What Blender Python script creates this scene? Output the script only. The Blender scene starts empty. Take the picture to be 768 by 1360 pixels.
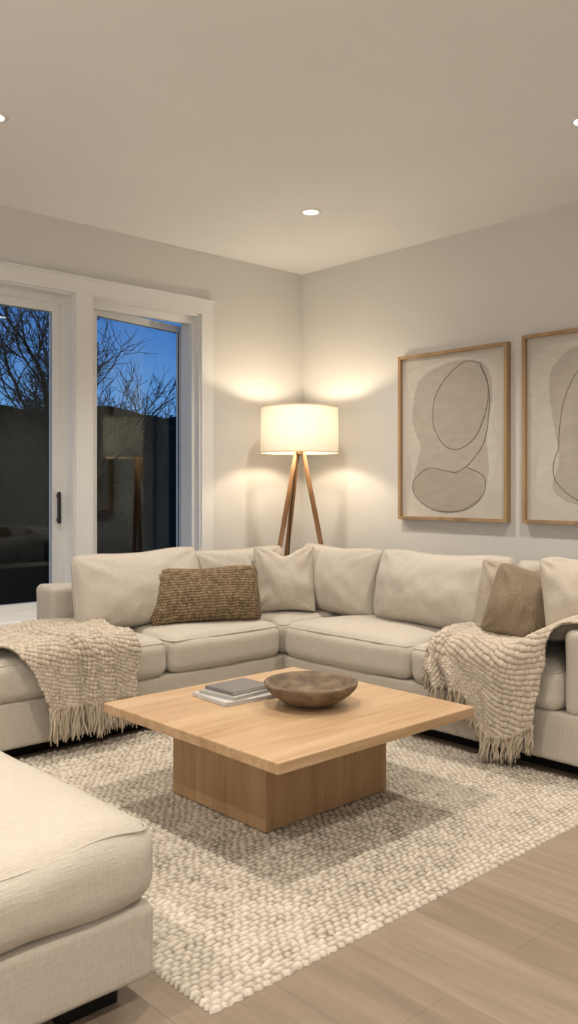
import bpy, math, random
import numpy as np
from mathutils import Vector, Matrix, noise
random.seed(3); np.random.seed(3)
S=bpy.context.scene; C=S.collection
PI=math.pi
S.view_settings.view_transform='Standard'
S.view_settings.gamma=.95
S.view_settings.exposure=.20
WL={}
# ---------------------------------------------------------------- helpers
def wl(p): return WL.get(p.name,(0,0,0)) if p else (0,0,0)
def tag(o,label=None,cat=None,group=None,kind=None):
    if label: o['label']=label
    if cat: o['category']=cat
    if group: o['group']=group
    if kind: o['kind']=kind
    return o
def thing(name,loc,label,cat,group=None):
    o=bpy.data.objects.new(name,None); C.objects.link(o); o.empty_display_size=.1
    o.location=loc; WL[o.name]=tuple(loc)
    return tag(o,label,cat,group)
def mobj(name,vf,mat,parent=None,smooth=True,attr=None):
    V=np.array(vf[0],dtype=float); lo=V.min(0); hi=V.max(0); c=(lo+hi)/2
    if parent is None: c[2]=lo[2]
    me=bpy.data.meshes.new(name); me.from_pydata((V-c).tolist(),[],[tuple(int(i) for i in f) for f in vf[1]])
    me.materials.append(mat)
    if smooth: me.polygons.foreach_set('use_smooth',[True]*len(me.polygons))
    if attr is not None:
        a=me.attributes.new('tone','FLOAT','POINT'); a.data.foreach_set('value',np.array(attr,dtype=np.float32).ravel())
    me.update()
    o=bpy.data.objects.new(name,me); C.objects.link(o)
    p=wl(parent); o.location=(c[0]-p[0],c[1]-p[1],c[2]-p[2])
    if parent: o.parent=parent
    WL[o.name]=tuple(c)
    return o
def struct(name,vf,mat,smooth=False):
    return tag(mobj(name,vf,mat,None,smooth),kind='structure')
def join(*ms):
    V=[];F=[]
    for v,f in ms:
        n=len(V); V+= [tuple(p) for p in v]; F+=[tuple(i+n for i in q) for q in f]
    return V,F
def xf(m,M): return [tuple(M@Vector(p)) for p in m[0]],m[1]
def box(x0,x1,y0,y1,z0,z1):
    v=[(x0,y0,z0),(x1,y0,z0),(x1,y1,z0),(x0,y1,z0),(x0,y0,z1),(x1,y0,z1),(x1,y1,z1),(x0,y1,z1)]
    return v,[(0,3,2,1),(4,5,6,7),(0,1,5,4),(1,2,6,5),(2,3,7,6),(3,0,4,7)]
def ticks(a,r,n):
    t=[-a+r*k/4 for k in range(4)]
    t+=[-a+r+(2*a-2*r)*k/n for k in range(n+1)]
    t+=[a-r+r*k/4 for k in range(1,5)]
    return t
def soft_box(x0,x1,y0,y1,z0,z1,r=.03,crown=0,n=12,bulge=0,wr=0,seed=0):
    c=((x0+x1)/2,(y0+y1)/2,(z0+z1)/2); h=((x1-x0)/2,(y1-y0)/2,(z1-z0)/2)
    r=min(r,min(h)*.98)
    T=[ticks(h[i],r,n if h[i]>.15 else 5) for i in range(3)]
    idx={};V=[];F=[]
    def vid(p):
        k=(round(p[0],5),round(p[1],5),round(p[2],5))
        if k in idx: return idx[k]
        q=[max(-h[i]+r,min(h[i]-r,p[i])) for i in range(3)]
        d=Vector([p[i]-q[i] for i in range(3)]); d.normalize()
        w=[q[i]+d[i]*r for i in range(3)]
        nx,ny,nz=[p[i]/h[i] for i in range(3)]
        if crown and p[2]>0: w[2]+=crown*(1-nx**4)*(1-ny**4)*nz
        if bulge:
            w[0]+=bulge*nx*(1-ny*ny)*(1-nz*nz); w[1]+=bulge*ny*(1-nx*nx)*(1-nz*nz)
        if wr:
            s=noise.noise(Vector((w[0]*5+seed*3.1,w[1]*5,w[2]*5+seed)))*wr
            s+=noise.noise(Vector((w[0]*14+seed*3.1,w[1]*14,w[2]*14+seed)))*wr*.35
            for i in range(3): w[i]+=d[i]*s
        idx[k]=len(V); V.append((c[0]+w[0],c[1]+w[1],c[2]+w[2])); return idx[k]
    for ax in range(3):
        a,b=(ax+1)%3,(ax+2)%3
        for s in (-1,1):
            for i in range(len(T[a])-1):
                for j in range(len(T[b])-1):
                    q=[]
                    for (ii,jj) in ((i,j),(i+1,j),(i+1,j+1),(i,j+1)):
                        p=[0,0,0]; p[ax]=s*h[ax]; p[a]=T[a][ii]; p[b]=T[b][jj]; q.append(vid(p))
                    F.append(tuple(q) if s>0 else tuple(reversed(q)))
    return V,F
def tube(pts,r,n=8,closed=False,cap=True):
    pts=[Vector(p) for p in pts]; m=len(pts); R=r if isinstance(r,(list,tuple)) else [r]*m
    V=[];F=[]; up=None
    for i,p in enumerate(pts):
        if closed: t=pts[(i+1)%m]-pts[i-1]
        else: t=pts[min(i+1,m-1)]-pts[max(i-1,0)]
        t.normalize()
        if up is None:
            up=Vector((0,0,1)) if abs(t.z)<.9 else Vector((1,0,0))
        a=t.cross(up)
        if a.length<1e-4: a=t.cross(Vector((0,1,.3)))
        a.normalize(); b=a.cross(t); up=b.copy()
        for k in range(n):
            an=2*PI*k/n; V.append(tuple(p+(a*math.cos(an)+b*math.sin(an))*R[i]))
    for i in range(m if closed else m-1):
        j=(i+1)%m
        for k in range(n):
            F.append((i*n+k,i*n+(k+1)%n,j*n+(k+1)%n,j*n+k))
    if cap and not closed:
        F.append(tuple(reversed(range(n)))); F.append(tuple((m-1)*n+k for k in range(n)))
    return V,F
def lathe(cx,cy,prof,n=48):
    V=[];F=[]
    for (r,z) in prof:
        for k in range(n):
            a=2*PI*k/n; V.append((cx+r*math.cos(a),cy+r*math.sin(a),z))
    for i in range(len(prof)-1):
        for k in range(n):
            F.append((i*n+k,i*n+(k+1)%n,(i+1)*n+(k+1)%n,(i+1)*n+k))
    return V,F
def piping(x0,x1,y0,y1,z,r_in,rad=.004,seg=7):
    pts=[];
    cs=[(x1-r_in,y1-r_in,0),(x0+r_in,y1-r_in,PI/2),(x0+r_in,y0+r_in,PI),(x1-r_in,y0+r_in,1.5*PI)]
    for (cx,cy,a0) in cs:
        for k in range(seg):
            a=a0+PI/2*k/(seg-1); pts.append((cx+r_in*math.cos(a),cy+r_in*math.sin(a),z))
    if seg>8:
        out=[]
        for i,p in enumerate(pts):
            q=pts[(i+1)%len(pts)]; L=math.dist(p,q); m=max(1,int(L/.03))
            for k in range(m): out.append(tuple(p[a]+(q[a]-p[a])*k/m for a in range(3)))
        pts=out
    return tube(pts,rad,6,closed=True)
def pillow(w,h,t,pinch=.06,pw=.5,cr=.05,n=36,wr=.008,seed=0,dent=0,tex=None,sag=.12):
    V=[];F=[];A=[]
    idx={}
    def tt(i): return math.sin((i/n-.5)*PI)*.55+ (i/n*2-1)*.45
    for s in (-1,1):
        for i in range(n+1):
            for j in range(n+1):
                if s==1 and (i in (0,n) or j in (0,n)): idx[(s,i,j)]=idx[(-1,i,j)]; continue
                u=tt(i);v=tt(j)
                x=w/2*u*(1-pinch*(1-v*v))*(1-cr*abs(v)**8)
                z=h/2*v*(1-pinch*(1-u*u))*(1-cr*abs(u)**8)
                e=max(0,(1-u*u)*(1-v*v))
                y=t/2*e**pw
                y*=1-sag*v
                nn=noise.noise(Vector((x*9+seed*7,z*9,s*3+seed)))+.6*noise.noise(Vector((x*22+seed*7,z*12,s*3)))
                cd=min(math.hypot(u-a,v-b) for a in(-1,1) for b in (-1,1))
                an=math.atan2(abs(v)-1,abs(u)-1)
                cre=math.sin(an*9+seed)*math.exp(-cd*3)*1.2
                y+=wr*(nn+cre)*min(1,e*5)
                z-=dent*math.exp(-(u/.4)**2)*max(0,v)**2
                z+=h*.018*noise.noise(Vector((x*5+seed,3.3,seed)))*v
                tone=.5
                if tex: 
                    dy,tone=tex(x,z); y+=dy*min(1,e*6)
                idx[(s,i,j)]=len(V); V.append((x,s*y,z)); A.append(tone)
    for s in (-1,1):
        for i in range(n):
            for j in range(n):
                q=(idx[(s,i,j)],idx[(s,i+1,j)],idx[(s,i+1,j+1)],idx[(s,i,j+1)])
                F.append(q if s<0 else tuple(reversed(q)))
    ring=[idx[(-1,i,0)] for i in range(n)]+[idx[(-1,n,j)] for j in range(n)]+[idx[(-1,i,n)] for i in range(n,0,-1)]+[idx[(-1,0,j)] for j in range(n,0,-1)]
    return (V,F),A,[V[k] for k in ring]
def pose(loc,rz,lean,roll=0,h=0):
    return Matrix.Translation(Vector(loc))@Matrix.Rotation(math.radians(rz),4,'Z')@Matrix.Rotation(math.radians(-lean),4,'X')@Matrix.Translation(Vector((0,0,h/2)))@Matrix.Rotation(math.radians(roll),4,'Y')
# ---------------------------------------------------------------- materials
def newmat(name,col=(.5,.5,.5),rough=.8,spec=.3):
    m=bpy.data.materials.new(name); m.use_nodes=True; nt=m.node_tree; b=nt.nodes['Principled BSDF']
    b.inputs['Base Color'].default_value=(*col,1); b.inputs['Roughness'].default_value=rough
    b.inputs['Specular IOR Level'].default_value=spec
    return m,nt,b
def N(nt,t,**k):
    n=nt.nodes.new(t)
    for a,v in k.items(): setattr(n,a,v)
    return n
def coords(nt,scale=(1,1,1),rot=(0,0,0),kind='Object'):
    tc=N(nt,'ShaderNodeTexCoord'); mp=N(nt,'ShaderNodeMapping'); mp.inputs['Scale'].default_value=scale; mp.inputs['Rotation'].default_value=rot
    nt.links.new(tc.outputs[kind],mp.inputs['Vector']); return mp.outputs[0]
def noi(nt,vec,scale,detail=3,rough=.5):
    n=N(nt,'ShaderNodeTexNoise'); n.inputs['Scale'].default_value=scale; n.inputs['Detail'].default_value=detail; n.inputs['Roughness'].default_value=rough
    nt.links.new(vec,n.inputs['Vector']); return n.outputs['Fac']
def ramp(nt,fac,c):
    r=N(nt,'ShaderNodeValToRGB'); e=r.color_ramp.elements
    while len(e)<len(c): e.new(.5)
    for i,(p,col) in enumerate(c): e[i].position=p; e[i].color=(*col,1)
    nt.links.new(fac,r.inputs[0]); return r.outputs[0]
def bump(nt,b,h,strength=.4,dist=.002,prev=None):
    n=N(nt,'ShaderNodeBump'); n.inputs['Strength'].default_value=strength; n.inputs['Distance'].default_value=dist
    nt.links.new(h,n.inputs['Height'])
    if prev is not None: nt.links.new(prev,n.inputs['Normal'])
    nt.links.new(n.outputs[0],b.inputs['Normal']); return n.outputs[0]
def fabric(name,c1,c2,scale=330,bs=.55):
    m,nt,b=newmat(name,c1,.92,.15)
    v=coords(nt)
    f=noi(nt,v,scale,2)
    v2=coords(nt,(22,280,280)); v3=coords(nt,(280,280,22)); 
    g=noi(nt,v2,1,2); g2=noi(nt,v3,1,2)
    mx=N(nt,'ShaderNodeMath',operation='ADD'); nt.links.new(g,mx.inputs[0]); nt.links.new(g2,mx.inputs[1])
    hf=N(nt,'ShaderNodeMath',operation='MULTIPLY'); hf.inputs[1].default_value=.5; nt.links.new(mx.outputs[0],hf.inputs[0])
    col=ramp(nt,hf.outputs[0],[(.35,c2),(.65,c1)]); nt.links.new(col,b.inputs['Base Color'])
    p=bump(nt,b,hf.outputs[0],bs,.004)
    bump(nt,b,f,bs*.6,.002,p)
    b.inputs['Sheen Weight'].default_value=.1
    return m
def tonefabric(name,cols,scale=300):
    m,nt,b=newmat(name,cols[0][1],.95,.1)
    a=N(nt,'ShaderNodeAttribute',attribute_name='tone')
    v=coords(nt); f=noi(nt,v,scale,2)
    ad=N(nt,'ShaderNodeMath',operation='MULTIPLY_ADD'); ad.inputs[1].default_value=.35; nt.links.new(f,ad.inputs[0]); 
    sb=N(nt,'ShaderNodeMath',operation='SUBTRACT'); sb.inputs[1].default_value=.175; nt.links.new(a.outputs['Fac'],sb.inputs[0]); nt.links.new(sb.outputs[0],ad.inputs[2])
    nt.links.new(ramp(nt,ad.outputs[0],cols),b.inputs['Base Color'])
    bump(nt,b,f,.6,.003)
    return m
def wood(name,c1,c2,c3,axis=0,rough=.45,board=0,boardaxis=1):
    m,nt,b=newmat(name,c1,rough,.35)
    sc=[10,10,10]; sc[axis]=.7
    v=coords(nt,tuple(sc)); f=noi(nt,v,1.6,7,.65)
    sc2=[120,120,120]; sc2[axis]=4
    g=noi(nt,coords(nt,tuple(sc2)),1,3)
    mm=N(nt,'ShaderNodeMath',operation='MULTIPLY_ADD'); mm.inputs[1].default_value=.3; nt.links.new(g,mm.inputs[0]); nt.links.new(f,mm.inputs[2])
    fac=mm.outputs[0]
    if board:
        sp=N(nt,'ShaderNodeSeparateXYZ'); tc=N(nt,'ShaderNodeTexCoord'); nt.links.new(tc.outputs['Object'],sp.inputs[0])
        q=N(nt,'ShaderNodeMath',operation='MULTIPLY'); q.inputs[1].default_value=1/board; nt.links.new(sp.outputs[boardaxis],q.inputs[0])
        fl=N(nt,'ShaderNodeMath',operation='FLOOR'); nt.links.new(q.outputs[0],fl.inputs[0])
        wn=N(nt,'ShaderNodeTexWhiteNoise',noise_dimensions='1D'); nt.links.new(fl.outputs[0],wn.inputs['W'])
        ad=N(nt,'ShaderNodeMath',operation='MULTIPLY_ADD'); ad.inputs[1].default_value=.16; nt.links.new(wn.outputs['Value'],ad.inputs[0]); nt.links.new(fac,ad.inputs[2]); fac=ad.outputs[0]
    nt.links.new(ramp(nt,fac,[(.48,c3),(.64,c1),(.84,c2)]),b.inputs['Base Color'])
    bump(nt,b,g,.12,.001)
    return m
def plaster(name,col,s=.15):
    m,nt,b=newmat(name,col,.9,.15)
    v=coords(nt); f=noi(nt,v,1.2,3)
    c2=tuple(x*.965 for x in col); nt.links.new(ramp(nt,f,[(.3,c2),(.7,col)]),b.inputs['Base Color'])
    bump(nt,b,noi(nt,v,180,3),s,.0015); return m
M={}
M['wall']=plaster('wall_paint',(.70,.69,.67)); M['ceiling']=plaster('ceiling_paint',(.88,.885,.89),.05)
M['trim']=newmat('white_trim_paint',(.78,.785,.785),.45,.4)[0]
M['sofa']=fabric('oatmeal_linen',(.555,.507,.442),(.475,.43,.37))
M['cush']=fabric('oatmeal_linen_cushion',(.585,.537,.468),(.50,.455,.392))
M['pillow_light']=fabric('pale_linen',(.60,.543,.465),(.505,.453,.383),260,.6)
M['pillow_tan']=fabric('taupe_mottled_linen',(.33,.26,.185),(.20,.155,.105),150,1.1)
M['pillow_sand']=fabric('sand_linen',(.50,.44,.365),(.42,.36,.29),200,.8)
M['black']=newmat('black_wood',(.008,.0075,.007),.6,.2)[0]
M['metal_black']=newmat('black_metal',(.015,.015,.016),.35,.5)[0]
M['oak']=wood('golden_oak_top',(.475,.32,.185),(.555,.39,.24),(.38,.24,.125),0,.42,.19,1)
M['oakbase']=wood('golden_oak_base',(.385,.245,.13),(.44,.29,.16),(.32,.195,.098),2,.5)
M['oakframe']=wood('oak_frame',(.40,.265,.145),(.48,.335,.195),(.31,.205,.11),2,.5)
M['lampwood']=wood('walnut_lamp_leg',(.34,.19,.095),(.42,.25,.135),(.26,.14,.07),2,.5)
m,nt,b=newmat('rough_bowl_wood',(.17,.115,.065),.6,.3)
f=noi(nt,coords(nt,(12,12,36)),1.2,7,.65); nt.links.new(ramp(nt,f,[(.32,(.105,.074,.048)),(.5,(.18,.13,.085)),(.70,(.28,.215,.15))]),b.inputs['Base Color'])
bump(nt,b,noi(nt,coords(nt),60,5,.7),.5,.005); M['bowl']=m
M['lumbar']=tonefabric('brown_basket_weave',[(.1,(.085,.06,.035)),(.5,(.245,.18,.113)),(.95,(.41,.32,.22))])
M['throw']=tonefabric('oatmeal_waffle_knit',[(.1,(.17,.13,.095)),(.45,(.39,.325,.252)),(.95,(.62,.55,.465))],220)
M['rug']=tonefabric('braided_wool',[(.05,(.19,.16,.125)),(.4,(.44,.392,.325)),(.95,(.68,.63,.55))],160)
M['fringe']=newmat('fringe_yarn',(.48,.41,.325),.95,.1)[0]
M['page']=newmat('paper_pages',(.66,.63,.58),.8,.2)[0]
M['cover1']=newmat('pale_book_cover',(.52,.51,.49),.5,.3)[0]
M['cover2']=newmat('cream_book_cover',(.42,.405,.38),.5,.3)[0]
M['cover3']=newmat('grey_book_cover',(.195,.185,.18),.45,.3)[0]
M['cord']=newmat('lamp_cord',(.03,.025,.02),.6,.3)[0]
M['shade_rim']=newmat('shade_rim',(.62,.50,.33),.7,.2)[0]
# floor
m,nt,b=newmat('oak_plank_floor',(.4,.3,.2),.42,.35)
v=coords(nt,(1,1,1),(0,0,PI/2))
br=N(nt,'ShaderNodeTexBrick'); br.offset=.37; br.inputs['Scale'].default_value=1; br.inputs['Brick Width'].default_value=2.1; br.inputs['Row Height'].default_value=.27
br.inputs['Mortar Size'].default_value=.0011; br.inputs['Mortar Smooth'].default_value=.6; br.inputs['Bias'].default_value=0
br.inputs['Color1'].default_value=(.25,.198,.15,1); br.inputs['Color2'].default_value=(.30,.242,.186,1); br.inputs['Mortar'].default_value=(.16,.124,.093,1)
nt.links.new(v,br.inputs['Vector'])
g=noi(nt,coords(nt,(16,1.1,1)),1.5,7,.65)
mx=N(nt,'ShaderNodeMixRGB',blend_type='MULTIPLY'); mx.inputs[0].default_value=.95
nt.links.new(br.outputs['Color'],mx.inputs[1]); nt.links.new(ramp(nt,g,[(.3,(.78,.77,.75)),(.7,(1.11,1.10,1.09))]),mx.inputs[2]); nt.links.new(mx.outputs[0],b.inputs['Base Color'])
bump(nt,b,g,.08,.002); M['floor']=m
# shade
m=bpy.data.materials.new('linen_lamp_shade'); m.use_nodes=True; nt=m.node_tree; nt.nodes.clear()
o_=N(nt,'ShaderNodeOutputMaterial'); tr=N(nt,'ShaderNodeBsdfTranslucent'); df=N(nt,'ShaderNodeBsdfDiffuse'); mi=N(nt,'ShaderNodeMixShader')
f=noi(nt,coords(nt,(70,70,300)),1,3,.6); c=ramp(nt,f,[(.3,(.72,.67,.58)),(.7,(.86,.81,.72))])
nt.links.new(c,tr.inputs[0]); nt.links.new(c,df.inputs[0]); mi.inputs[0].default_value=.15
nt.links.new(df.outputs[0],mi.inputs[1]); nt.links.new(tr.outputs[0],mi.inputs[2]); nt.links.new(mi.outputs[0],o_.inputs[0]); M['shade']=m
def emis(name,col,s):
    m=bpy.data.materials.new(name); m.use_nodes=True; nt=m.node_tree; b=nt.nodes['Principled BSDF']
    b.inputs['Emission Color'].default_value=(*col,1); b.inputs['Emission Strength'].default_value=s; return m
M['lens']=emis('lit_lens',(1,.95,.87),9); M['bulb']=emis('lit_bulb',(1,.84,.62),225)
# glass
m=bpy.data.materials.new('window_glass'); m.use_nodes=True; nt=m.node_tree; nt.nodes.clear()
o_=N(nt,'ShaderNodeOutputMaterial'); tr=N(nt,'ShaderNodeBsdfTransparent'); gl=N(nt,'ShaderNodeBsdfGlossy'); mi=N(nt,'ShaderNodeMixShader'); lw=N(nt,'ShaderNodeLayerWeight')
tr.inputs[0].default_value=(.94,.97,.98,1); gl.inputs['Roughness'].default_value=.0; gl.inputs['Color'].default_value=(.86,.95,1,1); lw.inputs[0].default_value=.5
pw_=N(nt,'ShaderNodeMath',operation='POWER'); pw_.inputs[1].default_value=4; nt.links.new(lw.outputs['Facing'],pw_.inputs[0])
ma=N(nt,'ShaderNodeMath',operation='MULTIPLY_ADD'); ma.inputs[1].default_value=.8; ma.inputs[2].default_value=.038; nt.links.new(pw_.outputs[0],ma.inputs[0])
nt.links.new(ma.outputs[0],mi.inputs[0]); nt.links.new(tr.outputs[0],mi.inputs[1]); nt.links.new(gl.outputs[0],mi.inputs[2]); nt.links.new(mi.outputs[0],o_.inputs[0]); M['glass']=m
M['bark']=newmat('dark_bark',(.002,.002,.003),.95,.0)[0]
M['hedge']=newmat('dark_hedge_leaves',(.0015,.002,.002),.95,.0)[0]
M['ground']=newmat('night_lawn',(.002,.003,.003),.95,.0)[0]
m,nt,b=newmat('art_paper',(.6,.56,.5),.85,.15)
f=noi(nt,coords(nt),5,5,.6); nt.links.new(ramp(nt,f,[(.3,(.54,.51,.46)),(.7,(.61,.58,.525))]),b.inputs['Base Color']); bump(nt,b,noi(nt,coords(nt),90,4),.4,.004); M['paper']=m
def paint(name,c,v=.06):
    m,nt,b=newmat(name,c,.85,.15); f=noi(nt,coords(nt,(1,2,6)),4,6,.65)
    nt.links.new(ramp(nt,f,[(.3,tuple(x*(1-v*1.5) for x in c)),(.7,tuple(x*(1+v) for x in c))]),b.inputs['Base Color']); bump(nt,b,noi(nt,coords(nt),90,4),.4,.004); return m
M['paint_a']=paint('warm_grey_wash',(.49,.445,.39)); M['paint_b']=paint('taupe_wash',(.45,.403,.345)); M['paint_c']=paint('pale_wash',(.62,.585,.53)); M['paint_d']=paint('sand_wash',(.465,.42,.362))
M['ink']=newmat('brown_ink',(.14,.105,.08),.8,.2)[0]
# ---------------------------------------------------------------- room (camera stands above the origin)
XW,YW,H=4.66,4.9,2.875
X0,Y0=-2.4,-2.4
YB=YW+.21
struct('floor',box(X0-.2,XW+.2,Y0-.2,YB,-.1,0),M['floor'])
struct('ceiling',box(X0-.2,XW+.2,Y0-.2,YB,H,H+.1),M['ceiling'])
struct('wall_right',box(XW,XW+.2,Y0,YB,0,H),M['wall'])
struct('wall_back',box(X0-.2,XW+.2,Y0-.2,Y0,0,H),M['wall'])
struct('wall_left',box(X0-.2,X0,Y0,YB,0,H),M['wall'])
A0,A1,B0,B1=1.30,2.69,2.81,3.67; Z0,Z1=.38,2.43
struct('wall_front',join(box(X0,A0,YW,YB,0,H),box(B1,XW,YW,YB,0,H),box(A1,B0,YW,YB,Z0,Z1),box(A0,B1,YW,YB,0,Z0),box(A0,B1,YW,YB,Z1,H)),M['wall'])
def liner(a,b): 
    t=.014
    return join(box(a,a+t,YW-.005,YB,Z0+.02,Z1-t),box(b-t,b,YW-.005,YB,Z0+.02,Z1-t),box(a,b,YW-.005,YB,Z1-t,Z1),box(a,b,YW-.03,YB,Z0,Z0+.02))
yc=YW-.022
cas=join(box(A0-.10,A0,yc,YW,Z0,Z1),box(B1,B1+.1,yc,YW,Z0,Z1),box(A1,B0,yc,YW,Z0,Z1),box(A0-.1,B1+.1,yc,YW,Z1,Z1+.095),
  box(A0-.11,B1+.11,yc-.012,YW,Z1+.095,Z1+.107),box(A0-.1,B1+.1,yc,YW,Z0-.1,Z0))
struct('trim_1',cas,M['trim'])
struct('trim_2',liner(A0,A1),M['trim']); struct('trim_3',liner(B0,B1),M['trim'])
struct('baseboard_front',box(X0,XW-.015,YW-.015,YW,0,.12),M['trim']); struct('baseboard_right',box(XW-.015,XW,Y0,YW,0,.12),M['trim'])
def frame_vf(x0,x1,z0,z1,y0,y1,w,wt=None):
    wt=wt or w
    return join(box(x0,x0+w,y0,y1,z0,z1),box(x1-w,x1,y0,y1,z0,z1),box(x0+w,x1-w,y0,y1,z1-wt,z1),box(x0+w,x1-w,y0,y1,z0,z0+wt))
def sthing(name,loc):
    o=bpy.data.objects.new(name,None); C.objects.link(o); o.location=loc; WL[o.name]=tuple(loc); o['kind']='structure'; return o
w1=sthing('window_1',((A0+A1)/2,5.05,Z0+.02))
mobj('frame',frame_vf(A0+.014,A1-.014,Z0+.02,Z1-.014,4.99,5.105,.03,.045),M['trim'],w1,False)
s1=mobj('sash',frame_vf(1.93,2.655,Z0+.065,Z1-.059,5.0,5.045,.062,.055),M['trim'],w1,False)
mobj('glass',box(1.99,2.595,5.02,5.026,Z0+.12,Z1-.114),M['glass'],s1,False)
mobj('handle',join(soft_box(2.615,2.637,4.965,4.985,.985,1.185,.008,n=4),box(2.62,2.632,4.98,5.0,1.0,1.02),box(2.62,2.632,4.98,5.0,1.15,1.17)),M['metal_black'],s1)
s2=mobj('sash',frame_vf(A0+.045,2.0,Z0+.065,Z1-.059,5.055,5.1,.062,.055),M['trim'],w1,False)
mobj('glass',box(A0+.1,1.94,5.075,5.081,Z0+.12,Z1-.114),M['glass'],s2,False)
mobj('seal',frame_vf(1.985,2.601,Z0+.112,Z1-.106,5.012,5.02,.008),M['black'],s1,False)
# window 2: outward casement, angled only so its pane reflects the floor lamp
w2=sthing('window_2',((B0+B1)/2,5.0,Z0+.02))
mobj('frame',frame_vf(B0+.014,B1-.014,Z0+.02,Z1-.014,4.95,4.992,.022,.05),M['trim'],w2,False)
Rm=Matrix.Translation(Vector((2.86,5.00,0)))@Matrix.Rotation(math.radians(11.3),4,'Z')@Matrix.Translation(Vector((-2.86,-5.00,0)))
s3=mobj('sash',xf(frame_vf(2.862,3.745,Z0+.045,Z1-.045,4.995,5.03,.05,.05),Rm),M['trim'],w2,False)
mobj('glass',xf(box(2.905,3.70,5.010,5.016,Z0+.09,Z1-.088),Rm),M['glass'],s3,False)
mobj('seal',xf(frame_vf(2.905,3.70,Z0+.09,Z1-.088,5.001,5.009,.008),Rm),M['black'],s3,False)
# ---------------------------------------------------------------- outside
struct('ground',box(-8,34,5.35,40,-.35,-.25),M['ground'])
def tree(loc,h,seed,name,label):
    rnd=random.Random(seed); parts=[];tr=[]
    def br(p,d,l,r,lev):
        pts=[p];rs=[r];q=p;dd=d
        k=4 if lev<3 else 3
        for i in range(k):
            dd=(dd+Vector((rnd.gauss(0,.15),rnd.gauss(0,.15),rnd.gauss(.03,.09)))).normalized()
            q=q+dd*l/k; pts.append(q); rs.append(r*(1-.35*(i+1)/k))
        (tr if lev==0 else parts).append(tube(pts,rs,5 if lev<3 else 3,cap=False))
        if lev>=6: return
        nb=3 if lev<5 else 2
        for j in range(nb):
            k0=rnd.randint(1,k) if lev>0 else rnd.randint(2,k)
            ax=Vector((rnd.gauss(0,1),rnd.gauss(0,1),rnd.gauss(0,.4))).normalized()
            nd=(dd+ax*rnd.uniform(.5,.95)).normalized(); nd.z=max(nd.z,-.15)
            br(pts[k0],nd,l*rnd.uniform(.6,.8),max(rs[k0]*.62,.0055),lev+1)
        br(q,dd,l*.75,rs[-1],lev+1)
    br(Vector(loc),Vector((0,0,1)),h*.27,h*.016,0)
    t=thing(name,loc,label,'tree','bare trees beyond the windows')
    mobj('branches',join(*parts),M['bark'],t); mobj('trunk',join(*tr),M['bark'],t)
tree((6.95,11.9,-.25),6.1,5,'bare_tree','bare branching tree seen through the window beside the lamp reflection')
tree((4.4,11.6,-.25),6.0,11,'bare_tree','bare branching tree seen through the sliding window at the left edge')
def hedge(x0,x1,y,h,seed,label):
    rnd=random.Random(seed);V=[];F=[]
    def H(x): return h*(.90+.05*noise.noise(Vector((x*.6,seed,0)))+.025*noise.noise(Vector((x*2.2,seed,0))))
    for i in range(14000):
        x=rnd.uniform(x0,x1); z=-.25+H(x)*rnd.random()**.6; yy=y+rnd.uniform(-.5,.5)
        s=rnd.uniform(.02,.05); a=Vector((rnd.gauss(0,1),rnd.gauss(0,1),rnd.gauss(0,1))).normalized(); b=a.orthogonal().normalized()
        p=Vector((x,yy,z)); n=len(V)
        V+= [tuple(p-a*s),tuple(p+b*s*.5),tuple(p+a*s),tuple(p-b*s*.5)]; F.append((n,n+1,n+2,n+3))
    t=thing('hedge',((x0+x1)/2,y,-.25),label,'hedge')
    mobj('foliage',(V,F),M['hedge'],t,False)
    V=[];F=[];n=120
    for i in range(n+1):
        x=x0+(x1-x0)*i/n; hh=H(x)*.98
        V+=[(x,y-.35,-.25),(x,y-.25,-.25+hh*.8),(x,y,-.25+hh),(x,y+.25,-.25+hh*.8),(x,y+.35,-.25)]
    for i in range(n):
        for j in range(4): F.append((i*5+j,i*5+j+1,(i+1)*5+j+1,(i+1)*5+j))
    mobj('core',(V,F),M['hedge'],t)
hedge(2,16,15.5,3.46,4,'dark evergreen hedge in the garden beyond the windows')
# ---------------------------------------------------------------- sofa
SX,SY=3.27,3.60; BX,BY=4.12,4.45
sofa=thing('sectional_sofa',(3.5,3.8,0),'large L-shaped sectional sofa in oatmeal linen filling the room corner','sofa')
mobj('plinth',join(box(1.63,BX-.06,SY+.09,BY-.06,0,.07),box(SX+.09,BX-.06,1.72,SY+.09,0,.07)),M['black'],sofa,False)
mobj('base',soft_box(1.55,BX,SY,BY,.06,.27,.018,wr=.002),M['sofa'],sofa)
mobj('base',soft_box(SX,BX,1.65,SY+.002,.06,.27,.018,wr=.002,seed=2),M['sofa'],sofa)
mobj('backrest',soft_box(2.2,BX,4.24,BY,.26,.68,.035,wr=.004,seed=3),M['sofa'],sofa)
mobj('backrest',soft_box(3.91,BX,1.65,4.25,.26,.68,.035,wr=.004,seed=4),M['sofa'],sofa)
mobj('armrest',soft_box(SX,3.92,1.65,1.87,.26,.615,.035,wr=.004,seed=5),M['sofa'],sofa)
def seat(x0,x1,y0,y1,seed):
    o=mobj('seat_cushion',soft_box(x0,x1,y0,y1,.265,.45,.055,crown=.030,n=22,bulge=.010,wr=.007,seed=seed),M['cush'],sofa)
    k=.055*.293
    mobj('piping',piping(x0+k,x1-k,y0+k,y1-k,.45-k,.03,.0045),M['cush'],o)
seat(1.56,2.495,SY-.02,4.235,11); seat(2.505,SX-.01,SY-.02,4.235,12); seat(SX,3.905,SY-.005,4.235,13)
seat(SX-.02,3.905,2.69,SY-.015,14); seat(SX-.02,3.905,1.88,2.68,15)
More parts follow.
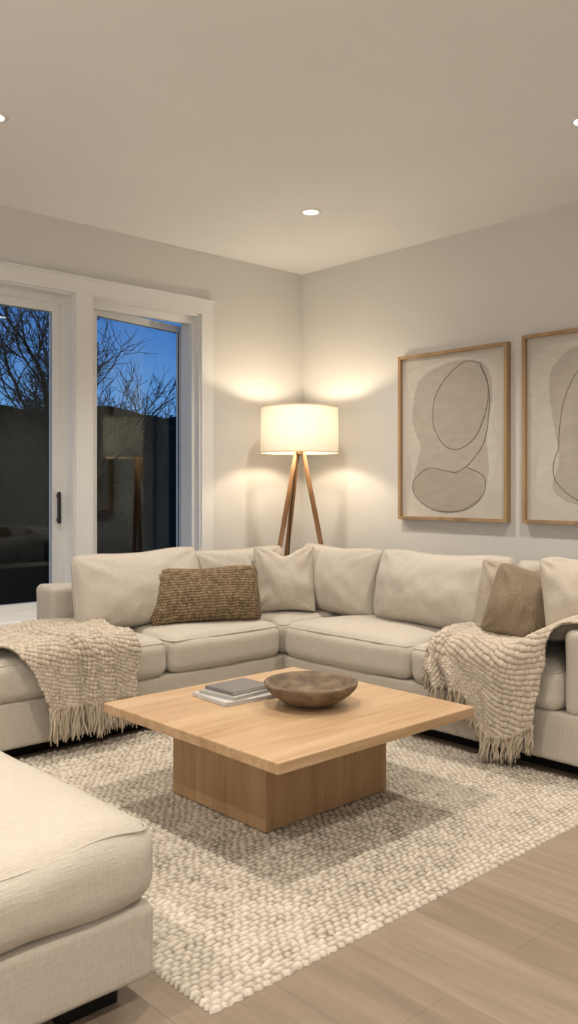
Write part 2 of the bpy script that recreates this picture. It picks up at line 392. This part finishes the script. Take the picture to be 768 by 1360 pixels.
def backc(loc,rz,lean,w,h,t,seed,roll=0):
    p,_,ring=pillow(w,h,t,pinch=.022,pw=.37,cr=.04,n=80,wr=.009,seed=seed,dent=.010,sag=.17)
    Mx=pose(loc,rz,lean,roll,h)
    o=mobj('back_cushion',xf(p,Mx),M['cush'],sofa)
    mobj('piping',tube([Mx@Vector(q) for q in ring],.0048,6,closed=True),M['cush'],o)
backc((2.63,4.03,.45),0,9,.80,.415,.34,1,-1)
backc((3.37,4.06,.45),0,8,.72,.395,.28,2)
backc((3.74,3.64,.45),-90,9,.67,.41,.31,3,1)
backc((3.72,2.865,.45),-90,10,.87,.415,.34,4,.5)
backc((3.76,2.15,.45),-90,9,.56,.40,.24,5)
# scatter cushions
def weave(x,z):
    p=.0150
    x=x+.0015*math.sin(z*90); z=z+.0015*math.sin(x*70)
    r=math.floor(z/p); c=math.floor((x+(r%2)*p*.5)/p)
    h=math.sqrt(abs(math.sin(PI*(x+(r%2)*p*.5)/p)))*math.sqrt(abs(math.sin(PI*z/p)))
    rn=noise.cell(Vector((r*1.7,c*1.3,0)))
    return .0045*h,.05+.65*h+.16*rn
pl,A,_=pillow(.645,.32,.20,pinch=.035,pw=.42,cr=.05,n=190,wr=.010,seed=7,tex=weave,sag=.12,dent=.008)
tag(mobj('lumbar_pillow',xf(pl,pose((2.895,3.79,.465),-20,18,0,.32)),M['lumbar'],attr=A),'long rectangular brown basket-weave lumbar pillow on the left run of the sofa','pillow')
pl,A,_=pillow(.37,.40,.20,pinch=.055,pw=.47,cr=.02,n=60,wr=.013,seed=9,dent=.05)
tag(mobj('throw_pillow',xf(pl,pose((3.46,3.79,.47),-42,14,-1,.40)),M['pillow_light']),'pale cream linen square pillow with dented top at the sofa inner corner','pillow')
pl,A,_=pillow(.315,.345,.26,pinch=.015,pw=.42,cr=.07,n=60,wr=.015,seed=10,dent=.0,sag=.25)
tag(mobj('throw_pillow',xf(pl,pose((3.50,2.205,.49),-58,12,16,.345)),M['pillow_tan']),'mottled taupe brown square pillow on the right run of the sofa','pillow')
pl,A,_=pillow(.34,.38,.14,pinch=.04,pw=.46,cr=.03,n=60,wr=.012,seed=15,dent=.02,sag=.1)
tag(mobj('throw_pillow',xf(pl,pose((3.65,2.36,.47),-66,12,4,.38)),M['pillow_sand']),'sand coloured pillow peeking out behind the mottled taupe pillow','pillow')
pl,A,_=pillow(.35,.37,.21,pinch=.02,pw=.44,cr=.05,n=60,wr=.013,seed=12,dent=.02)
tag(mobj('throw_pillow',xf(pl,pose((3.50,1.90,.55),-60,16,-6,.37)),M['pillow_light']),'pale beige square pillow leaning by the right armrest of the sofa','pillow')
# ---------------------------------------------------------------- throws
def sstep(a,b,x):
    t=np.clip((x-a)/(b-a),0,1); return t*t*(3-2*t)
vn=np.vectorize(lambda x,y,s: noise.noise(Vector((x,y,s))))
def cloth(name,P,lu,lv,label,fringe_fn,wrk,pitch=.0178):
    step=.0030; nu=int(lu/step); nv=int(lv/step)
    U,Vv=np.meshgrid(np.linspace(0,1,nu),np.linspace(0,1,nv),indexing='ij')
    B=P(U,Vv)
    du=np.gradient(B,axis=0); dv=np.gradient(B,axis=1); Nn=np.cross(du,dv); Nn/=np.linalg.norm(Nn,axis=2,keepdims=True)+1e-9
    if Nn[nu//2,5,2]<0: Nn=-Nn
    Wv=wrk(U,Vv); B=B+Nn*Wv[...,None]
    du=np.gradient(B,axis=0); S_=np.cumsum(np.linalg.norm(du,axis=2),axis=0)
    Sm=S_.mean(axis=1,keepdims=True)*np.ones_like(S_)
    jx=vn(U*5,Vv*5,21.0)*.6+vn(U*19,Vv*19,23.0)*.22; jy=vn(U*5,Vv*5,31.0)*.6+vn(U*19,Vv*19,33.0)*.22
    a=(Sm*.97+Vv*lv*.22)/pitch+jx; b=(Vv*lv*.97-Sm*.22)/pitch+jy
    r=np.floor(b)
    h=(np.abs(np.sin(PI*a))*np.abs(np.sin(PI*b)))**.7
    rn=np.modf(np.abs(np.sin(r*12.9+np.floor(a)*78.2)*43758.5))[0]
    dv=np.gradient(B,axis=1); N2=np.cross(du,dv); N2/=np.linalg.norm(N2,axis=2,keepdims=True)+1e-9
    if N2[nu//2,5,2]<0: N2=-N2
    B=B+N2*(h*(.0066+.004*rn))[...,None]
    tone=.06+.60*h+.32*rn
    V=B.reshape(-1,3); I=np.arange(nu*nv).reshape(nu,nv)
    F=np.stack([I[:-1,:-1],I[1:,:-1],I[1:,1:],I[:-1,1:]],-1).reshape(-1,4)
    o=mobj(name,(V,F.tolist()),M['throw'],None,True,tone)
    md=o.modifiers.new('thick','SOLIDIFY'); md.thickness=.008; md.offset=-1
    tag(o,label,'throw blanket')
    E=[];rnd=random.Random(5)
    for (pt,out,L) in fringe_fn(B):
        L*=rnd.uniform(.80,1.15); lean=Vector((rnd.gauss(0,.10),rnd.gauss(0,.10),0))
        for s in range(4):
            pts=[];p=Vector(pt)+Vector((rnd.gauss(0,.003),rnd.gauss(0,.003),0)); q=p.copy()
            d=Vector((rnd.gauss(0,.06),rnd.gauss(0,.06),-1))+lean+Vector(out)*.04
            l=L*rnd.uniform(.85,1.06); ph=s*PI/2
            for k in range(9):
                w=Vector((math.sin(ph+k*1.1),math.cos(ph+k*1.1),0))*.0036
                pts.append(q+w); q=q+d.normalized()*l/8; d=d+Vector((rnd.gauss(0,.05),rnd.gauss(0,.05),-.15))
            E.append(tube(pts,[.0056,.0054,.0052,.005,.0048,.0046,.0044,.004,.003],5))
        E.append(tube([Vector(pt)+Vector((0,0,.008)),Vector(pt)-Vector((0,0,.013))],[.012,.0095],6))
    f=mobj('fringe',join(*E),M['fringe'],o); f['kind']='stuff'
    return o
L1=.57; RA=.06; LH=.20
def prof(s):
    arc=RA*PI/2
    f=np.where(s<L1,s,np.where(s<L1+arc,L1+RA*np.sin((s-L1)/RA),L1+RA))
    d=np.where(s<L1,0,np.where(s<L1+arc,RA*(1-np.cos(np.clip((s-L1)/RA,0,PI/2))),RA+(s-L1-arc)))
    return f,d
TL=L1+RA*PI/2+LH
def P1(U,V):
    s=V*TL; f,d=prof(s)
    yb=(SY-.045)+L1+RA
    xl=1.36+.42*sstep(.25,.85,V)+.05*np.sin(V*7); xr=2.32-.02*V+.03*np.sin(V*6+1)-.06*sstep(.75,1,V)
    X=xl+(xr-xl)*U; Y=yb-f; Z=.488-d
    return np.stack([X,Y,Z],-1)
def ridges(t,sharp=1.5):
    return (.5+.5*np.cos(2*t))**sharp
def W1(U,V):
    w=vn(U*1.8,V*1.4,7.0)*1.3
    a=vn(U*4.0+V*1.2,V*1.3,1.0)*.016+vn(U*9,V*3,5.0)*.005
    t=(U*2.8+V*1.0+w)*PI
    g=.032*ridges(t)*(.6+.8*vn(U*3,V*1.5,9.0))
    return np.clip(a+.016+g,0.002,None)*(.9+.5*sstep(.5,1,V))
def fr1(B):
    n=B.shape[0]; out=[]
    for i in range(3,n,8): out.append((B[i,-1]+np.array([0,-.002,0]),(0,-1,0),.150))
    return out
cloth('throw_blanket',P1,.95,TL,'oatmeal waffle-knit throw blanket draped over the left end of the sofa',fr1,W1)
TL2=L1+RA*PI/2+.25
def P2(U,V):
    s=V*TL2; f,d=prof(s)
    xb=(SX-.045)+L1+RA
    yl=2.56+.05*np.sin(V*5)-.03*V; yr=1.59+.32*sstep(.36,.74,V)+.06*sstep(.74,1,V)
    Y=yl+(yr-yl)*U
    drop=RA+(d-RA)*(.50+.70*sstep(.25,.6,U)) 
    d2=np.where(d>RA,drop,d)
    tt=np.clip((2.12-Y)/(2.12-1.86),0,1); up=.142*(.5*tt*tt*(3-2*tt)+.5*tt)
    X=xb-f
    X=X-(1-V)*(.20*(1-U))*(s<L1)*(1-s/L1)
    return np.stack([X,Y,.488-d2+up],-1)
def W2(U,V):
    w=vn(U*1.8,V*1.4,17.0)*1.3
    a=vn(U*4.0-V*1.1,V*1.3,11.0)*.016+vn(U*9,V*3,15.0)*.005
    t=(U*2.7-V*1.0+w)*PI
    k=1-.75*sstep(.55,.85,U)
    g=.032*ridges(t)*(.6+.8*vn(U*3,V*1.5,19.0))
    return np.clip(a*k+.006+.010*k+g*k,0.003,None)*(.9+.5*sstep(.5,1,V))
def fr2(B):
    n=B.shape[0]; out=[]
    for i in range(3,n,8): out.append((B[i,-1]+np.array([-.002,0,0]),(-1,0,0),.112))
    m=B.shape[1]
    for j in range(int(m*.70),m,9): out.append((B[0,j]+np.array([-.004,0.004,0]),(-.3,.3,0),.085))
    return out
cloth('throw_blanket',P2,.94,TL2,'oatmeal waffle-knit throw blanket draped over the right seat and armrest of the sofa',fr2,W2)
# ---------------------------------------------------------------- rug
RX0,RX1,RY0,RY1=1.215,3.27,1.575,3.62
st=.0043; nx=int((RX1-RX0)/st); ny=int((RY1-RY0)/st)
X,Y=np.meshgrid(np.linspace(RX0,RX1,nx),np.linspace(RY0,RY1,ny),indexing='ij')
K=200
lfn=np.array([[[noise.noise(Vector((x*q,y*q,3+q))) for q in (2.2,11,28)] for y in np.linspace(RY0,RY1,K)] for x in np.linspace(RX0,RX1,K)])
def up(A):
    fx=np.linspace(0,K-1,nx); fy=np.linspace(0,K-1,ny); i0=np.clip(fx.astype(int),0,K-2); j0=np.clip(fy.astype(int),0,K-2)
    tx=(fx-i0)[:,None]; ty=(fy-j0)[None,:]
    return (A[np.ix_(i0,j0)]*(1-tx)*(1-ty)+A[np.ix_(i0+1,j0)]*tx*(1-ty)+A[np.ix_(i0,j0+1)]*(1-tx)*ty+A[np.ix_(i0+1,j0+1)]*tx*ty)
n1,n2,n3=up(lfn[...,0]),up(lfn[...,1]),up(lfn[...,2])
Xw=X+.015*n2+.016*n3; Yw=Y+.007*n3+.005*n2
px_,py_=.032,.0196
r=np.floor(Yw/py_)
off=(r%2)*.5+.5*np.modf(np.abs(np.sin(r*91.7)*437.5))[0]
a=Xw/px_+off
ca=np.floor(a)
rn=np.modf(np.abs(np.sin(r*12.9898+ca*78.233)*43758.5453))[0]
rn2=np.modf(np.abs(np.sin(r*39.1+ca*11.7)*2758.5))[0]
h=np.abs(np.sin(PI*a))**(.3+.7*rn2)*np.abs(np.sin(PI*Yw/py_))**(.55+.4*rn)
Z=.005+h*(.004+.006*rn)
edge=np.zeros_like(Z,bool); edge[0,:]=edge[-1,:]=edge[:,0]=edge[:,-1]=True
Z[edge]=0.0005
Xe=X.copy(); Ye=Y.copy()
for k,wk in ((0,1.),(1,.8),(2,.5)):
    Ye[:,k]-=.007*wk*np.abs(np.sin(PI*(X[:,0]+.004*n3[:,0])/px_)); Xe[k,:]-=.006*wk*np.abs(np.sin(PI*Y[0,:]/py_))
Z[1:3,:]=np.maximum(Z[1:3,:],.009); Z[:,1:3]=np.maximum(Z[:,1:3],.009); Z[edge]=0.0005
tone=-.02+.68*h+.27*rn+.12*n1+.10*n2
I=np.arange(nx*ny).reshape(nx,ny); F=np.stack([I[:-1,:-1],I[1:,:-1],I[1:,1:],I[:-1,1:]],-1).reshape(-1,4)
tag(mobj('area_rug',(np.stack([Xe,Ye,Z],-1).reshape(-1,3),F.tolist()),M['rug'],None,True,tone),'chunky nubby cream and beige wool rug under the coffee table','rug')
# ---------------------------------------------------------------- coffee table
TH=.38
ct=thing('coffee_table',(2.25,2.45,.015),'square light oak coffee table with overhanging top and block base','table')
mobj('tabletop',soft_box(1.732,2.732,1.926,2.930,TH-.037,TH,.004,n=4),M['oak'],ct)
bx0,bx1,by0,by1=1.965,2.60,2.25,2.80
mobj('base',join(soft_box(bx0,bx1,by0,by1,.0145,TH-.037,.003,n=4)),M['oakbase'],ct)
bc=(2.30,2.37)
prof_b=[(.0,.0),(.055,.0),(.080,.004),(.116,.020),(.150,.043),(.173,.068),(.179,.083),(.176,.090),(.168,.091),(.158,.084),(.142,.068),(.115,.046),(.085,.030),(.04,.022),(.0,.021)]
bv,bf=lathe(bc[0],bc[1],[(max(r,.0005),TH+.001+z) for r,z in prof_b],96)
bv=[(x+.0028*noise.noise(Vector((x*40,y*40,z*40))),y+.0028*noise.noise(Vector((x*40,y*40,z*40+9))),z+ (0.003*noise.noise(Vector((x*14,y*14,3))) if z>TH+.06 else 0)) for x,y,z in bv]
tag(mobj('wooden_bowl',(bv,bf),M['bowl']),'wide shallow rustic dark wooden bowl on the coffee table','bowl')
def book(c,w,d,t,z,ang,mat,label):
    R=Matrix.Translation(Vector((c[0],c[1],z)))@Matrix.Rotation(math.radians(ang),4,'Z')
    b=thing('book',(c[0],c[1],z),label,'book','books stacked on the coffee table')
    k=.0016
    mobj('cover',xf(join(soft_box(-w/2,w/2,-d/2,d/2,0,k,.0007,n=3),soft_box(-w/2,w/2,-d/2,d/2,t-k,t,.0007,n=3),soft_box(-w/2,-w/2+k,-d/2,d/2,0,t,.0007,n=3)),R),mat,b)
    mobj('pages',xf(box(-w/2+k,w/2-.004,-d/2+.004,d/2-.004,k,t-k),R),M['page'],b,False)
book((2.165,2.665),.245,.23,.014,TH+.0005,-4,M['cover1'],'largest pale book at the bottom of the stack beside the bowl')
book((2.18,2.672),.215,.20,.012,TH+.015,6,M['cover2'],'cream book in the middle of the stack beside the bowl')
book((2.195,2.675),.205,.17,.013,TH+.0275,2,M['cover3'],'dark grey book on top of the stack beside the bowl')
# ---------------------------------------------------------------- ottoman
ot=thing('ottoman',(.6,2.2,0),'oatmeal linen upholstered ottoman in the left foreground beside the rug','ottoman')
ox0,ox1,oy0,oy1=.08,1.145,1.70,2.60
mobj('base',soft_box(ox0,ox1,oy0,oy1,.06,.235,.022,wr=.002,seed=8),M['sofa'],ot)
def lift(vs): return [(x,y,z+(max(0,(z-.33)/.09))*(.026*math.exp(-((x-(ox1-.13))/.12)**2)*(1-.7*max(0,min(1,(y-oy0-.2)/.45)))-.010)) for x,y,z in vs]
dx,dy=.022,.018
cv,cf=soft_box(ox0-.005,ox1+dx,oy0-dy,oy1+.01,.226,.430,.080,crown=.004,n=34,bulge=.010,wr=.010,seed=9)
sc=mobj('seat_cushion',(lift(cv),cf),M['cush'],ot)
k=.080*.293
pv,pf=piping(ox0-.005+k,ox1+dx-k,oy0-dy+k,oy1+.01-k,.4290-k,.050,.0030,seg=10)
mobj('piping',(lift(pv),pf),M['cush'],sc)
for (x,y) in ((ox1-.215,oy0+.06),(ox0+.05,oy0+.06),(ox1-.215,oy1-.17),(ox0+.05,oy1-.17)):
    mobj('leg',soft_box(x,x+.15,y,y+.10,0,.062,.005,n=3),M['black'],ot)
# ---------------------------------------------------------------- floor lamp
lx,ly=4.212,4.454
lamp=thing('floor_lamp',(lx,ly,0),'tripod floor lamp with wooden legs and lit drum shade in the room corner','lamp')
z0,z1=1.455,1.782
Rv=Vector((.735,-.678,0)); Fv=Vector((.678,.735,0)); top=Vector((lx,ly,1.50))
for d in (-Rv*.28,Rv*.31,Fv*.24-Rv*.17):
    a=top+Vector((d.x,d.y,0))*.06
    bpt=Vector((lx+d.x,ly+d.y,0.0))
    mobj('leg',tube([a,a.lerp(bpt,.3),a.lerp(bpt,.7),bpt],[.016,.0185,.017,.012],12),M['lampwood'],lamp)
mobj('hub',lathe(lx,ly,[(.001,1.445),(.026,1.445),(.030,1.455),(.030,1.49),(.026,1.50),(.001,1.50)],24),M['lampwood'],lamp)
mobj('stem',tube([(lx,ly,1.5),(lx,ly,1.58)],.010,12),M['metal_black'],lamp)
mobj('bulb',lathe(lx,ly,[(.001,1.575),(.014,1.578),(.016,1.60),(.03,1.625),(.036,1.645),(.030,1.67),(.012,1.685),(.001,1.687)],20),M['bulb'],lamp)
mobj('cord',tube([(lx,ly,1.45),(lx-.03,ly+.02,1.3),(lx-.055,ly+.04,1.0),(lx-.06,ly+.05,.6),(lx-.06,ly+.08,.2),(lx-.05,ly+.12,.012),(lx-.02,ly+.3,.008)],.0035,6),M['cord'],lamp)
sh=mobj('lamp_shade',lathe(lx,ly,[(.276,z0),(.2745,z0+.11),(.2735,z0+.22),(.272,z1)],96),M['shade'],lamp)
mobj('rim',lathe(lx,ly,[(.2775,z0),(.2775,z0+.008),(.275,z0+.008),(.275,z0),(.2775,z0)],96),M['shade_rim'],sh)
mobj('rim',lathe(lx,ly,[(.2735,z1-.008),(.2735,z1),(.2705,z1),(.2705,z1-.008),(.2735,z1-.008)],96),M['shade_rim'],sh)
mobj('spider',join(*[tube([(lx,ly,1.575),(lx+.271*math.cos(t),ly+.271*math.sin(t),1.70)],.0025,6) for t in (.3,.3+2*PI/3,.3+4*PI/3)]),M['metal_black'],sh)
def light(name,typ,loc,power,col,**k):
    l=bpy.data.lights.new(name,typ); l.energy=power; l.color=col
    for a,v in k.items(): setattr(l,a,v)
    o=bpy.data.objects.new(name,l); C.objects.link(o); o.location=loc; return o
# ---------------------------------------------------------------- art
xw=XW-.002
def artwork(y1,y0,zb,zt,label,shapes,lines):
    t=thing('framed_artwork',(xw-.02,(y0+y1)/2,zb),label,'artwork','framed abstract prints on the right wall')
    D=.045; w=.021
    mobj('frame',join(box(xw-D,xw,y0,y0+w,zb,zt),box(xw-D,xw,y1-w,y1,zb,zt),box(xw-D,xw,y0+w,y1-w,zt-w,zt),box(xw-D,xw,y0+w,y1-w,zb,zb+w)),M['oakframe'],t,False)
    pp=mobj('paper',box(xw-.018,xw-.004,y0+w,y1-w,zb+w,zt-w),M['paper'],t,False)
    def P(u,v): return (y1-(y1-y0)*u, zt-(zt-zb)*v)
    def smooth_loop(pts,closed=True,n=10):
        out=[];m=len(pts)
        rng=range(m) if closed else range(m-1)
        for i in rng:
            g=(lambda k:pts[k%m]) if closed else (lambda k:pts[max(0,min(m-1,k))])
            p0,p1,p2,p3=g(i-1),g(i),g(i+1),g(i+2)
            for k in range(n):
                s=k/n
                out.append(tuple(.5*((2*p1[a])+(-p0[a]+p2[a])*s+(2*p0[a]-5*p1[a]+4*p2[a]-p3[a])*s*s+(-p0[a]+3*p1[a]-3*p2[a]+p3[a])*s**3) for a in range(2)))
        if not closed: out.append(pts[-1])
        return out
    for i,(mat,pts) in enumerate(shapes):
        L=smooth_loop(pts); x=xw-.0185-.0004*(i+1)
        L=[P(*q) for q in L]; L=[(a+.006*noise.noise(Vector((a*30,b*30,i))),b+.006*noise.noise(Vector((a*30,b*30,i+5)))) for a,b in L]
        V=[(x,a,b) for a,b in L]+[(x+.0003,a,b) for a,b in L]; n=len(L)
        mobj('painted_shape',(V,[tuple(range(n))]+[(k,k+n,(k+1)%n+n,(k+1)%n) for k in range(n)]),M[mat],pp,False)
    for (pts,cl) in lines:
        L=smooth_loop(pts,cl,12); x=xw-.0185-.0004*(len(shapes)+1)
        L=[P(*q) for q in L]; L=[(a+.010*noise.noise(Vector((a*5,b*5,3))),b+.010*noise.noise(Vector((a*5,b*5,8)))) for a,b in L]
        mobj('ink_line',tube([(x,a,b) for a,b in L],.0016,6,closed=cl),M['ink'],pp)
artwork(3.888,3.017,.995,2.115,'oak-framed abstract print with small upper and wide lower loops, left of the pair',
 [('paint_c',[(.08,.12),(.3,.07),(.55,.05),(.86,.10),(.90,.28),(.86,.45),(.91,.6),(.84,.78),(.6,.92),(.3,.94),(.10,.88),(.12,.7),(.07,.5),(.10,.3)]),
  ('paint_a',[(.13,.30),(.20,.15),(.42,.08),(.66,.07),(.82,.13),(.86,.3),(.81,.5),(.83,.72),(.74,.86),(.5,.93),(.25,.91),(.12,.81),(.17,.66),(.20,.55),(.13,.42)]),
  ('paint_d',[(.32,.33),(.38,.20),(.54,.12),(.70,.12),(.80,.22),(.79,.40),(.68,.53),(.50,.58),(.38,.50)]),
  ('paint_b',[(.14,.78),(.26,.70),(.46,.70),(.66,.71),(.77,.79),(.73,.88),(.55,.94),(.30,.93),(.17,.87)])],
 [([(.76,.10),(.62,.08),(.46,.15),(.34,.28),(.33,.43),(.42,.55),(.55,.58),(.70,.52),(.81,.38),(.82,.24),(.76,.12)],False),
  ([(.76,.10),(.84,.30),(.80,.52),(.70,.64),(.55,.72),(.44,.71),(.28,.69),(.14,.76),(.15,.86),(.30,.93),(.50,.945),(.68,.91),(.79,.83),(.78,.74),(.64,.69)],False)])
artwork(2.910,2.035,.995,2.135,'oak-framed abstract print with one tall loop, cut by the right photo edge',
 [('paint_c',[(.07,.12),(.3,.06),(.6,.06),(.92,.12),(.90,.5),(.93,.85),(.6,.93),(.3,.92),(.09,.85),(.12,.6),(.06,.4)]),
  ('paint_a',[(.20,.22),(.36,.10),(.60,.08),(.78,.14),(.84,.30),(.80,.55),(.82,.78),(.66,.90),(.40,.90),(.22,.82),(.27,.66),(.22,.45)]),
  ('paint_d',[(.36,.50),(.42,.28),(.58,.18),(.74,.22),(.78,.42),(.72,.66),(.60,.78),(.42,.76)])],
 [([(.27,.60),(.30,.38),(.42,.20),(.60,.12),(.77,.19),(.82,.42),(.76,.62),(.78,.78),(.62,.89),(.42,.88),(.25,.79),(.22,.70),(.27,.60)],False)])
# ---------------------------------------------------------------- recessed ceiling lights
WARM=(1,.915,.805)
def ceil_light(x,y,label):
    t=thing('recessed_ceiling_light',(x,y,H-.006),label,'ceiling light','recessed ceiling lights')
    mobj('trim_ring',lathe(x,y,[(.044,H-.001),(.046,H-.006),(.062,H-.005),(.066,H-.0005)],40),M['trim'],t)
    mobj('lens',lathe(x,y,[(.0005,H-.003),(.044,H-.0025)],32),M['lens'],t)
ceil_light(3.64,3.75,'small round lit ceiling light above the sofa corner, the fully visible one')
ceil_light(1.662,3.758,'small round lit ceiling light cut by the left edge of the photo')
ceil_light(3.652,1.98,'small round lit ceiling light cut by the right edge of the photo')
for (x,y) in ((3.64,3.75),(1.66,3.76),(3.65,1.98),(1.68,2.0),(3.63,.2),(1.68,.2),(-.3,3.74),(-.3,2.0),(-.3,.2)):
    light('downlight','SPOT',(x,y,H-.02),86,WARM,spot_size=math.radians(122),spot_blend=.85,shadow_soft_size=.045)
light('fill_light','POINT',(-.9,-.9,1.5),70,(1,.935,.85),shadow_soft_size=.35)  # added fill behind the camera to lift the ceiling, no fixture there
light('fill_light','POINT',(-1.3,2.6,1.4),36,(1,.935,.85),shadow_soft_size=.35)  # second added fill, out of view on the left, evens the ceiling
# ---------------------------------------------------------------- world
w=bpy.data.worlds.new('dusk'); S.world=w; w.use_nodes=True; nt=w.node_tree; bg=nt.nodes['Background']
tc=N(nt,'ShaderNodeTexCoord'); sp=N(nt,'ShaderNodeSeparateXYZ'); nt.links.new(tc.outputs['Generated'],sp.inputs[0])
nt.links.new(ramp(nt,sp.outputs['Z'],[(.0,(.34,.48,.70)),(.08,(.14,.33,.65)),(.2,(.042,.165,.47)),(.5,(.012,.05,.18))]),bg.inputs[0]); bg.inputs[1].default_value=1.0
# ---------------------------------------------------------------- camera
cd=bpy.data.cameras.new('camera'); cam=bpy.data.objects.new('camera',cd); C.objects.link(cam); S.camera=cam
cam.location=(0,0,1.2); cam.rotation_euler=(PI/2,0,math.radians(-42.7)); cd.lens=1150*36/1360; cd.sensor_width=36; cd.shift_y=-30/1360
cd.clip_start=.05
